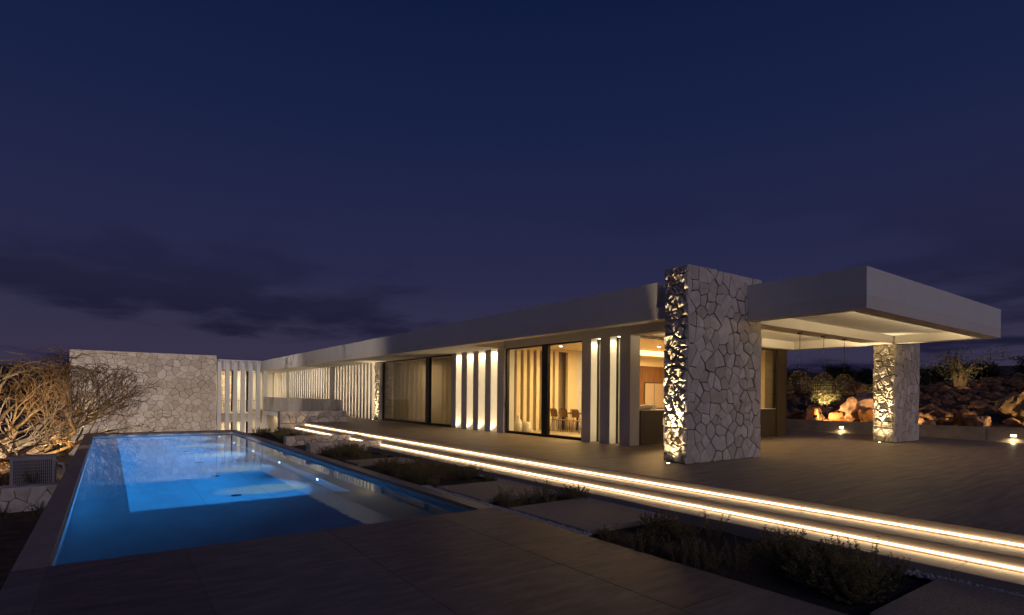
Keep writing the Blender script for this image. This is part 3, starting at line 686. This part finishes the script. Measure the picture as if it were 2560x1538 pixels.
bw = MB().lathe((13.35, 11.45, 1.051), [(.12, 0), (.19, .035), (.21, .08), (.19, .125), (.12, .15), (.05, .152)], 24).build('stone_bowl', M['ceramic'], smooth=True); tag(bw, 'rounded pale bowl with lid on the kitchen counter', 'bowl')
cu = MB().lathe((13.72, 11.45, 1.051), [(.05, 0), (.065, .03), (.065, .11), (.055, .11), (.05, .02)], 18).build('cup', M['ceramic'], smooth=True); tag(cu, 'small pale cup beside the lidded bowl on the counter', 'cup')
gv = MB().lathe((12.92, 11.55, 1.051), [(.05, 0), (.10, .06), (.11, .2), (.09, .30), (.095, .33)], 20, cap=False).build('glass_vase', M['glass'], smooth=True); tag(gv, 'clear glass vase at the end of the counter', 'vase')
tj = MB().lathe((12.98, 11.3, 1.051), [(.05, 0), (.08, .04), (.075, .10), (.03, .13)], 16).build('sugar_pot', M['ceramic'], smooth=True); tag(tj, 'small round pot in front of the glass vase', 'pot')
tk = thing('track_spotlight', (13.35, 12.2, 3.4), 'dark cylindrical spotlight on a ceiling track above the counter', 'spotlight')
MB().box(12.8, 16.8, 12.18, 12.22, 3.37, 3.399).build('track', M['dark'], tk)
MB().tube([(13.3, 12.2, 3.37), (13.3, 12.2, 3.28)], .015, 8).build('stem', M['dark'], tk)
MB().tube([(13.3, 12.2, 3.29), (13.31, 12.2, 3.06)], .058, 16).build('housing', M['bronze'], tk); MB().tube([(13.31, 12.2, 3.059), (13.31, 12.2, 3.05)], .046, 14).build('lens', M['lampdim'], tk)
for (x, y, z) in ((19.95, 12.5, 2.05), (20.05, 12.9, 1.75), (19.75, 12.7, 1.15)):
    t = thing('globe_pendant', (x, y, z), 'small glowing glass globe pendant seen through the kitchen glass', 'pendant lamp', 'glass globe pendants in the kitchen')
    MB().tube([(x, y, 3.4), (x, y, z+.1)], .006, 6).build('cord', M['dark'], t)
    MB().lathe((x, y, z), [(.02, .11), (.06, .09), (.09, .03), (.09, -.03), (.06, -.09), (.01, -.11)], 16).build('globe', M['glass'], t, smooth=True)
    MB().lathe((x, y, z), [(.015, .06), (.03, .02), (.025, -.03), (.01, -.05)], 12).build('bulb', M['lamp'], t, smooth=True)

# ---- heat pump left of the pool
hp = thing('heat_pump', (-1.5, 18.0, -.95), 'grey slatted heat pump unit standing left of the pool', 'heat pump')
MB().bbox(-1.9, -1.05, 17.82, 18.25, -.95, -.17, .02).build('casing', M['heat'], hp)
MB().bbox(-1.93, -1.02, 17.80, 18.27, -.168, -.14, .008).build('lid', M['heat'], hp)
MB().box(-1.84, -1.11, 17.805, 17.818, -.88, -.22).build('coil', M['dark'], hp)
x = -1.84
while x < -1.1: MB().box(x, x+.014, 17.785, 17.804, -.88, -.22).build('grille_bar', M['heat'], hp); x += .073/2
for k in range(9): MB().box(-1.84, -1.11, 17.778, 17.784, -.86+k*.078, -.852+k*.078).build('grille_bar', M['heat'], hp)
MB().tube([(-1.02, 18.05, -.38), (-.93, 18.05, -.38), (-.89, 18.05, -.44), (-.89, 18.05, -1.3)], .035, 8).build('pipe', M['grey_metal'], hp)

# ================================================================== PLANTS
def leafquad(b, p, d, l, w, rng):
    d = d.normalized(); s = d.cross(Vector((rng.uniform(-1, 1), rng.uniform(-1, 1), rng.uniform(-1, 1)))); s = s.normalized() if s.length > 1e-4 else d.orthogonal().normalized()
    b.add([p, p+d*l*.45+s*w, p+d*l, p+d*l*.45-s*w], [(0, 1, 2, 3)])
def sprig(bs, bl, p, d, l, rng, leaf=.03, dens=60):
    pts = [p]; n = 5
    for i in range(n):
        d = (d+Vector((rng.uniform(-.16, .16), rng.uniform(-.16, .16), .06))).normalized(); pts.append(pts[-1]+d*l/n)
    bs.tube(pts, [.004*(1-.7*i/n) for i in range(n+1)], 3, cap=False)
    for k in range(int(l*dens)+6):
        t = rng.uniform(.12, 1)*n; i = min(n-1, int(t)); q = pts[i].lerp(pts[i+1], t-i); a = rng.uniform(0, 6.28)
        dd = Vector((math.cos(a), math.sin(a), rng.uniform(.2, 1.1))); leafquad(bl, q, dd, leaf*rng.uniform(.7, 1.2), leaf*.17, rng)
def rosemary(seed, r, h, n, upright=.6):
    rng = random.Random(seed); bs, bl = MB(), MB()
    for k in range(n):
        a = rng.uniform(0, 6.28); q = math.sqrt(rng.random())*r*.55; o = rng.uniform(.1, 1-upright+.3)
        sprig(bs, bl, Vector((q*math.cos(a), q*math.sin(a), -.02)), Vector((math.cos(a)*o, math.sin(a)*o, 1)), h*rng.uniform(.5, 1.05), rng, .034, 120)
    return bs, bl
def mound(seed, r, h, n):
    rng = random.Random(seed); bs, bl = MB(), MB()
    for k in range(n):
        a = rng.uniform(0, 6.28); e = rng.uniform(.05, 1.5); d = Vector((math.cos(a)*math.cos(e), math.sin(a)*math.cos(e), math.sin(e)*.9+.1))
        sprig(bs, bl, Vector((math.cos(a)*r*.15, math.sin(a)*r*.15, 0)), d, (r*math.cos(e)+h*math.sin(e))*rng.uniform(.75, 1.05), rng, .036, 130)
    return bs, bl
PRO = {}
def shrub(kind, x, y, z, lab, rz, sc, group):
    if kind not in PRO:
        t = thing('shrub', (0, 0, 0), lab, 'shrub', group)
        bs, bl = {'r1': lambda: rosemary(1, .28, .42, 34), 'r2': lambda: rosemary(2, .34, .34, 40, .4), 'r3': lambda: rosemary(5, .2, .5, 20, .75), 'm1': lambda: mound(3, .34, .34, 90), 'm2': lambda: mound(4, .4, .26, 90)}[kind]()
        bs.build('stems', M['twig'], t); bl.build('foliage', M['shrubleaf'], t); PRO[kind] = t
    else: t = copy_tree(PRO[kind])
    t.location = (x, y, z); t.rotation_euler = (0, 0, rz); t.scale = (sc, sc, sc)
    tag(t, lab, 'shrub', group); return t
rs_ = random.Random(21)
G1 = 'shrubs in the bed between deck and steps'; G2 = 'rosemary in the beds between the stepping stones'
up = 'upright dark rosemary shrub in the near bed between deck and lit steps'; mo = 'rounded grey-green shrub in the near bed between deck and lit steps'
near = [('r2', 6.25, 4.72, 1.05), ('m1', 6.05, 4.95, .95), ('r3', 6.62, 4.50, .9), ('r1', 5.35, 4.60, .8), ('r2', 5.42, 4.25, .75), ('r1', 5.40, 3.80, .95), ('r3', 5.30, 4.0, .9), ('r3', 5.62, 3.52, .85), ('r1', 5.32, 5.15, .65), ('r2', 5.40, 5.32, .55),
        ('m1', 6.10, 3.22, 1.15), ('r2', 6.75, 3.25, .9), ('r1', 6.70, 2.95, .95), ('r3', 6.92, 2.75, .85), ('m2', 5.75, 2.62, 1.15), ('m1', 5.95, 2.45, 1.0), ('m1', 5.62, 2.36, .8), ('r2', 6.45, 2.55, 1.0), ('r1', 6.75, 2.42, .75), ('r3', 6.9, 3.6, .8)]
for k, x, y, s in near:
    shrub(k, x, y, -.45, mo if k[0] == 'm' else up, rs_.uniform(0, 6), s*.86, G1)
mid = []
for y0, y1, n in ((7.45, 8.05, 7), (10.0, 13.8, 26), (15.1, 17.8, 16)):
    for k in range(n): mid.append((rs_.choice(['r1', 'r2', 'r1', 'r3', 'm2']), rs_.uniform(5.35, 6.8), rs_.uniform(y0, y1), rs_.uniform(.55, .9)))
LB = {0: 'small dark rosemary tuft between the two stepping stones near the pool corner', 1: 'dark spiky rosemary tuft in the long bed beside the pool coping', 2: 'dark rosemary tuft against the low rubble garden walls'}
for k, x, y, s in mid:
    shrub(k, x, y, -.45, LB[0 if y < 9 else 1 if y < 14 else 2], rs_.uniform(0, 6), s, G2)
for k in range(16):
    shrub(rs_.choice(['r1', 'r2', 'm2']), rs_.uniform(5.3, 6.9), rs_.uniform(22, 28.2), -.46, 'dark low shrub in the bed before the wall that ends the steps', rs_.uniform(0, 6), rs_.uniform(.6, .95), 'shrubs at the end of the bed')

for k, (x, y) in enumerate(((-1.25, 16.55), (-1.9, 16.5), (-2.5, 16.6), (-1.5, 17.5))):
    shrub('r3', x, y, gz(x, y)-.02 if y < 17 else -.76, 'thin dark grass tuft by the low bluish stone wall', k, .8, 'grass tufts by the heat pump')
# thin irrigation hose loop in the near bed
ih = MB().tube([(5.75+.16*math.cos(a/10)+.01*a/10, 4.75+.16*math.sin(a/10), -.425+.004*math.sin(a)) for a in range(0, 90)], .006, 5).build('irrigation_hose', M['bronze']); tag(ih, 'thin coiled irrigation hose on the soil among the shrubs', 'hose')

# ---- bare gnarled trees left of the pool
def gnarl(base, limbs, seed, label, leaves=900, depth=5):
    rng = random.Random(seed); t = thing('bare_tree', base, label, 'tree')
    tr, tw, lf = MB(), MB(), MB(); tips = []
    def grow(p, d, r, l, dep):
        n = 5 if dep < 3 else 3; pts = [p]; rr = [r]
        for i in range(n):
            d = (d+Vector((rng.uniform(-.34, .34), rng.uniform(-.34, .34), rng.uniform(-.24, .30)))*(.9 if dep < 2 else .75)).normalized()
            if pts[-1].z < base[2]+.35 and d.z < 0: d.z = abs(d.z)
            if pts[-1].z > 2.3 and d.z > 0: d.z *= .5
            if pts[-1].x > -1.3 and pts[-1].y < 30.6: d.x = -abs(d.x)*.4; d.y = abs(d.y)+.3
            d.normalize(); pts.append(pts[-1]+d*l/n); rr.append(max(.010, r*(1-.36*(i+1)/n)))
        (tr if dep < 3 else tw).tube(pts, rr, 8 if dep < 2 else 5 if dep < 4 else 3, cap=dep < 1)
        if dep >= depth: tips.append((pts[-1], d)); return
        kids = 3 if dep < 3 else rng.choice((2, 2, 3))
        for k in range(kids):
            i = n if k == 0 else rng.randint(max(1, n//2), n); sp = .55 if dep < 3 else .85
            dd = (d+Vector((rng.uniform(-1, 1), rng.uniform(-1, 1), rng.uniform(-.55, .75)))*sp*1.1).normalized()
            grow(pts[i], dd, rr[i]*(.86 if k == 0 else .66), l*rng.uniform(.62, .82), dep+1)
    B = Vector(base)
    trunk = [B+Vector((0, 0, -.3)), B+Vector((.1, .05, .25)), B+Vector((.0, .15, .6))]
    tr.tube(trunk, [.48, .38, .33], 10)
    for (dx, dy, dz, r, l) in limbs: grow(B+Vector((0, .1, .35)), Vector((dx, dy, dz)).normalized(), r, l, 0)
    tr.build('trunk', M['bark'], t, smooth=True); tw.build('twigs', M['twig'], t)
    for k in range(leaves):
        p, d = rng.choice(tips); q = p-d*rng.uniform(0, .5)+Vector((rng.uniform(-.15, .15), rng.uniform(-.15, .15), rng.uniform(-.25, .05)))
        leafquad(lf, q, Vector((rng.uniform(-1, 1), rng.uniform(-1, 1), rng.uniform(-1, .2))), rng.uniform(.05, .1), .022, rng)
    lf.build('dry_leaves', M['dryleaf'], t); return t
gnarl((-3.9, 31.2, gz(-3.9, 31.2)), [(1, .12, .34, .17, 2.9), (1, .3, .16, .15, 3.1), (.9, .25, .6, .15, 2.6), (.5, .4, .9, .13, 1.9), (-.9, .3, .5, .15, 2.2), (-.2, .2, 1, .13, 1.7), (1, .45, .42, .14, 2.4)], 4, 'spreading bare tree in front of the big stone wall', 700, 6)
gnarl((-5.2, 25.2, gz(-5.2, 25.2)), [(1, .05, .10, .26, 2.0), (.8, .5, .35, .22, 1.9), (-.3, .5, .7, .16, 1.5), (.5, -.4, .25, .16, 1.4), (-.8, .2, .4, .16, 1.7)], 9, 'gnarled low-limbed bare tree behind the heat pump', 1300)
# leaf litter
rng = random.Random(5); b = MB()
for k in range(9000):
    x, y = rng.uniform(-9, -1.2), rng.uniform(17.5, 33); z = gz(x, y)+.012
    leafquad(b, Vector((x, y, z)), Vector((rng.uniform(-1, 1), rng.uniform(-1, 1), rng.uniform(-.1, .5))), rng.uniform(.05, .12), .026, rng)
o = b.build('leaf_litter', M['dryleaf'], kind='stuff'); tag(o, 'dry brown fallen leaves under the bare trees', 'leaves')
# garden floodlights under the trees
def gardenspot(x, y, lab, power, aim, spot, sz=.05, color=WARM, blend=.5, h=.22):
    z = gz(x, y); t = thing('garden_spotlight', (x, y, z), lab, 'spotlight')
    a = Vector(aim).normalized(); c = Vector((x, y, z+h))
    MB().tube([(x, y, z-.05), (x, y, z+h-.02)], .014, 6).build('spike', M['dark'], t)
    MB().tube([c-a*.07, c+a*.05], .055, 14).build('housing', M['dark'], t); MB().tube([c+a*.051, c+a*.056], .045, 14).build('lens', M['lamp'], t)
    light('SPOT', 'garden_beam', c+a*.075, power, color, t, aim=a, size=sz, spot=spot, blend=blend)
gardenspot(-5.6, 20.6, 'black garden floodlight on a post aimed through the gnarled tree', 3000, (.66, 1, .13), 92, .03, color=(1, .80, .60), blend=.35, h=1.15)
gardenspot(-3.4, 22.6, 'black garden spotlight at the foot of the gnarled tree', 260, (-.7, 1, .5), 140)
gardenspot(-1.6, 27.4, 'black garden spotlight beside the pool end aimed at the spreading tree', 420, (-.25, 1, .30), 120)
gardenspot(-2.2, 33.2, 'added floodlight beyond the pool end brightening the big stone wall', 3900, (.40, 1, .16), 100, .03, color=(1, .80, .62), blend=.4, h=.7)  # extra flood, added to brighten the stone wall without overlighting the tree
gardenspot(-3.1, 28.3, 'black garden spotlight under the spreading bare tree', 420, (.1, .8, .7), 140, .05)

# ---- boulders and scree on the bank
def boulder(seed, m):
    bm = bmesh.new(); bmesh.ops.create_icosphere(bm, subdivisions=4, radius=1); rng = random.Random(seed)
    o = Vector((rng.uniform(0, 50), rng.uniform(0, 50), rng.uniform(0, 50)))
    planes = [(Vector((rng.gauss(0, 1), rng.gauss(0, 1), rng.gauss(0, 1))).normalized(), rng.uniform(.55, .85)) for _ in range(14)]
    for v in bm.verts:
        c = v.co.copy()
        for nrm, dd in planes:
            e = c.dot(nrm)-dd
            if e > 0: c -= nrm*e
        c *= 1+.16*noise.noise(c*1.6+o)+.10*noise.noise(c*4+o)+.05*noise.noise(c*11+o); v.co = c
    me = bpy.data.meshes.new('boulder'); bm.to_mesh(me); bm.free(); me.materials.append(m); return me
RB = [boulder(i, M['rock']) for i in range(6)]; RP = [boulder(20+i, M['rock_pale']) for i in range(2)]
def put(me, x, y, s, lab, gr, sz=(1, 1, .8), rz=0):
    o = bpy.data.objects.new('boulder', me); COL.objects.link(o); o.location = (x, y, gz(x, y)+s*sz[2]*.30); o.scale = (s*sz[0], s*sz[1], s*sz[2]); o.rotation_euler = (.2*math.sin(rz*7), .2*math.cos(rz*5), rz)
    tag(o, lab, 'rock', gr); return o
put(RP[0], 27.6, 5.0, 1.05, 'large ochre boulder lit yellow behind the concrete wall', None, (1, 1.25, .85), .3)
put(RP[1], 27.3, 3.75, .85, 'reddish ochre boulder leaning beside the large yellow-lit one', None, (1, 1, .9), 1.2)
put(RP[0], 28.9, 6.3, .6, 'medium ochre boulder above the large yellow-lit one', None, (1, 1, .9), 2.2)
put(RB[0], 27.4, 10.9, 1.05, 'big red-brown boulder lit behind the concrete wall below the pendants', None, (1, 1.2, .95), .8)
rr = random.Random(31)
for k in range(40):
    y = rr.uniform(-1, 16); x = 25.9+abs(rr.gauss(0, 1.1))+.2
    if abs(y-5) < 1.3 and x < 28: continue
    put(rr.choice(RB), x, y, rr.uniform(.22, .62), 'red-brown boulder in the row along the back of the concrete wall', 'boulders behind the concrete wall', (1, rr.uniform(.9, 1.3), rr.uniform(.7, .95)), rr.uniform(0, 6))
b = MB()
bmq = bmesh.new(); bmesh.ops.create_icosphere(bmq, subdivisions=1, radius=1); bmq.verts.index_update(); IV = [v.co.copy() for v in bmq.verts]; IF = [[v.index for v in f.verts] for f in bmq.faces]; bmq.free()
for k in range(3400):
    x = 26+rr.random()**.8*30; y = rr.uniform(-6, 30); s = rr.uniform(.08, .36)*(1+.3*(x > 36)); z = gz(x, y); sq = rr.uniform(.5, .9)
    b.add([(x+v.x*s*rr.uniform(.75, 1.2), y+v.y*s*rr.uniform(.75, 1.2), z+v.z*s*sq*rr.uniform(.75, 1.2)) for v in IV], IF)
o = b.build('scree_rocks', M['scree'], kind='stuff'); tag(o, 'loose brown rocks scattered over the bank behind the wall', 'rocks')
# dry stone terrace wall on the bank
b = MB()
for lay in range(3):
    y = 13.0
    while y < 34:
        w_ = rr.uniform(.4, .95); x = 35.0; z = gz(x, y)-.1+lay*.36+rr.uniform(-.08, .08)
        b.add([(x+v.x*.3*rr.uniform(.8, 1.1), y+w_/2+v.y*w_*.58*rr.uniform(.85, 1.1), z+.13+v.z*.27*rr.uniform(.8, 1.15)) for v in IV], IF); y += w_
o = b.build('dry_stone_wall', M['scree'], kind='stuff'); tag(o, 'dark dry stone terrace wall on the bank behind the small olive trees', 'wall')
gardenspot(25.9, 4.1, 'small garden spotlight behind the concrete wall aimed at the ochre boulder', 420, (1, .75, .28), 120)
gardenspot(25.8, 8.7, 'small garden spotlight behind the concrete wall by the corner pillar', 330, (1, .6, .25), 140)
gardenspot(25.85, 12.4, 'small garden spotlight behind the concrete wall aimed at the red boulder', 300, (1, -.6, .22), 140)

# ---- leafy trees
def leafy(name, seed, h, r, n, leaf, m, label, group, loc, stemr=.09, fork=5, squash=.75):
    rng = random.Random(seed); t = thing(name, (0, 0, 0), label, 'tree', group); tr, lf = MB(), MB(); cl_pts = []
    for k in range(fork):
        a = 6.28*k/fork+rng.uniform(-.4, .4); p = Vector((rng.uniform(-.05, .05), rng.uniform(-.05, .05), -.2)); d = Vector((math.cos(a)*.45, math.sin(a)*.45, 1)).normalized(); pts = [p]
        for i in range(6):
            d = (d+Vector((rng.uniform(-.3, .3), rng.uniform(-.3, .3), .05))).normalized(); pts.append(pts[-1]+d*(h*.62+.2)/6)
        tr.tube(pts, [stemr*(1-.75*i/6) for i in range(7)], 6); cl_pts += pts[3:]
        for j in range(5):
            q = pts[rng.randint(3, 6)]; e = q+Vector((rng.uniform(-1, 1)*r*.6, rng.uniform(-1, 1)*r*.6, rng.uniform(-.1, .6)*r*.6)); tr.tube([q, q.lerp(e, .5)+Vector((0, 0, .05)), e], [stemr*.25, stemr*.16, stemr*.06], 4); cl_pts += [e, q.lerp(e, .6)]
    cs = [(c+Vector((rng.gauss(0, .25), rng.gauss(0, .25), rng.gauss(0, .18)))*r*.35, rng.uniform(.18, .38)*r) for c in cl_pts for _ in range(2)]
    for k in range(n):
        c, rad = rng.choice(cs); v = Vector((rng.gauss(0, 1), rng.gauss(0, 1), rng.gauss(0, 1))).normalized()*rad*rng.random()**.4; v.z *= squash
        leafquad(lf, c+v, Vector((v.x, v.y, v.z+rng.uniform(-.6, .6)*rad))+Vector((.001, 0, .001)), leaf*rng.uniform(.7, 1.3), leaf*.28, rng)
    tr.build('trunk', M['bark'], t); lf.build('crown', m, t); t.location = loc; return t
leafy('olive_tree', 3, 2.0, 1.15, 2600, .10, M['oliveleaf'], 'small olive tree lit from below, seen between the hanging pendants', None, (31.2, 14.6, gz(31.2, 14.6)), .07)
leafy('olive_tree', 8, 2.3, 1.25, 2600, .10, M['oliveleaf'], 'small olive tree lit from below beside the corner pillar', None, (31.6, 11.5, gz(31.6, 11.5)), .09)
gardenspot(30.4, 14.1, 'garden spotlight at the foot of the olive behind the pendants', 220, (.6, .35, 1), 120)
gardenspot(30.8, 11.0, 'garden spotlight at the foot of the olive by the corner pillar', 220, (.55, .35, 1), 120)
leafy('old_tree', 12, 3.3, 2.0, 1000, .15, M['oliveleaf'], 'old half-bare tree with forked trunk on the rocky bank', None, (40.5, 11.3, gz(40.5, 11.3)), .24, 3)
gardenspot(39.0, 10.2, 'garden spotlight at the foot of the old forked tree', 55, (.8, .6, .9), 110)
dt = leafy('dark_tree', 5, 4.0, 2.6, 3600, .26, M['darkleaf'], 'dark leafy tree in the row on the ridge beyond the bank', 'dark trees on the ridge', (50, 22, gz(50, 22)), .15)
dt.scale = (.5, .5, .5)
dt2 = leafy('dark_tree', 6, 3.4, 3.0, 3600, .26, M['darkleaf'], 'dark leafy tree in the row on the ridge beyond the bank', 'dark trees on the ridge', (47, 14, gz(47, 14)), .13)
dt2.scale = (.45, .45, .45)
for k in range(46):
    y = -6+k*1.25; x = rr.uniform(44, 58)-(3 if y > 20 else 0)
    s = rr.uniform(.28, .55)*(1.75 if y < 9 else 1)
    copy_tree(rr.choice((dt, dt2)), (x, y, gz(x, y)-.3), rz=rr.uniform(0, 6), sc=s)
# low scrub on the far hill at left
for k in range(34):
    x = rr.uniform(-75, 4); y = rr.uniform(150, 260)
    c = copy_tree(rr.choice((dt, dt2)), (x, y, gz(x, y)-.5), rz=rr.uniform(0, 6), sc=rr.uniform(.5, 1.0)); c['label'] = 'tiny dark tree on the distant hill beyond the stone wall'; c['group'] = 'trees on the distant hill'
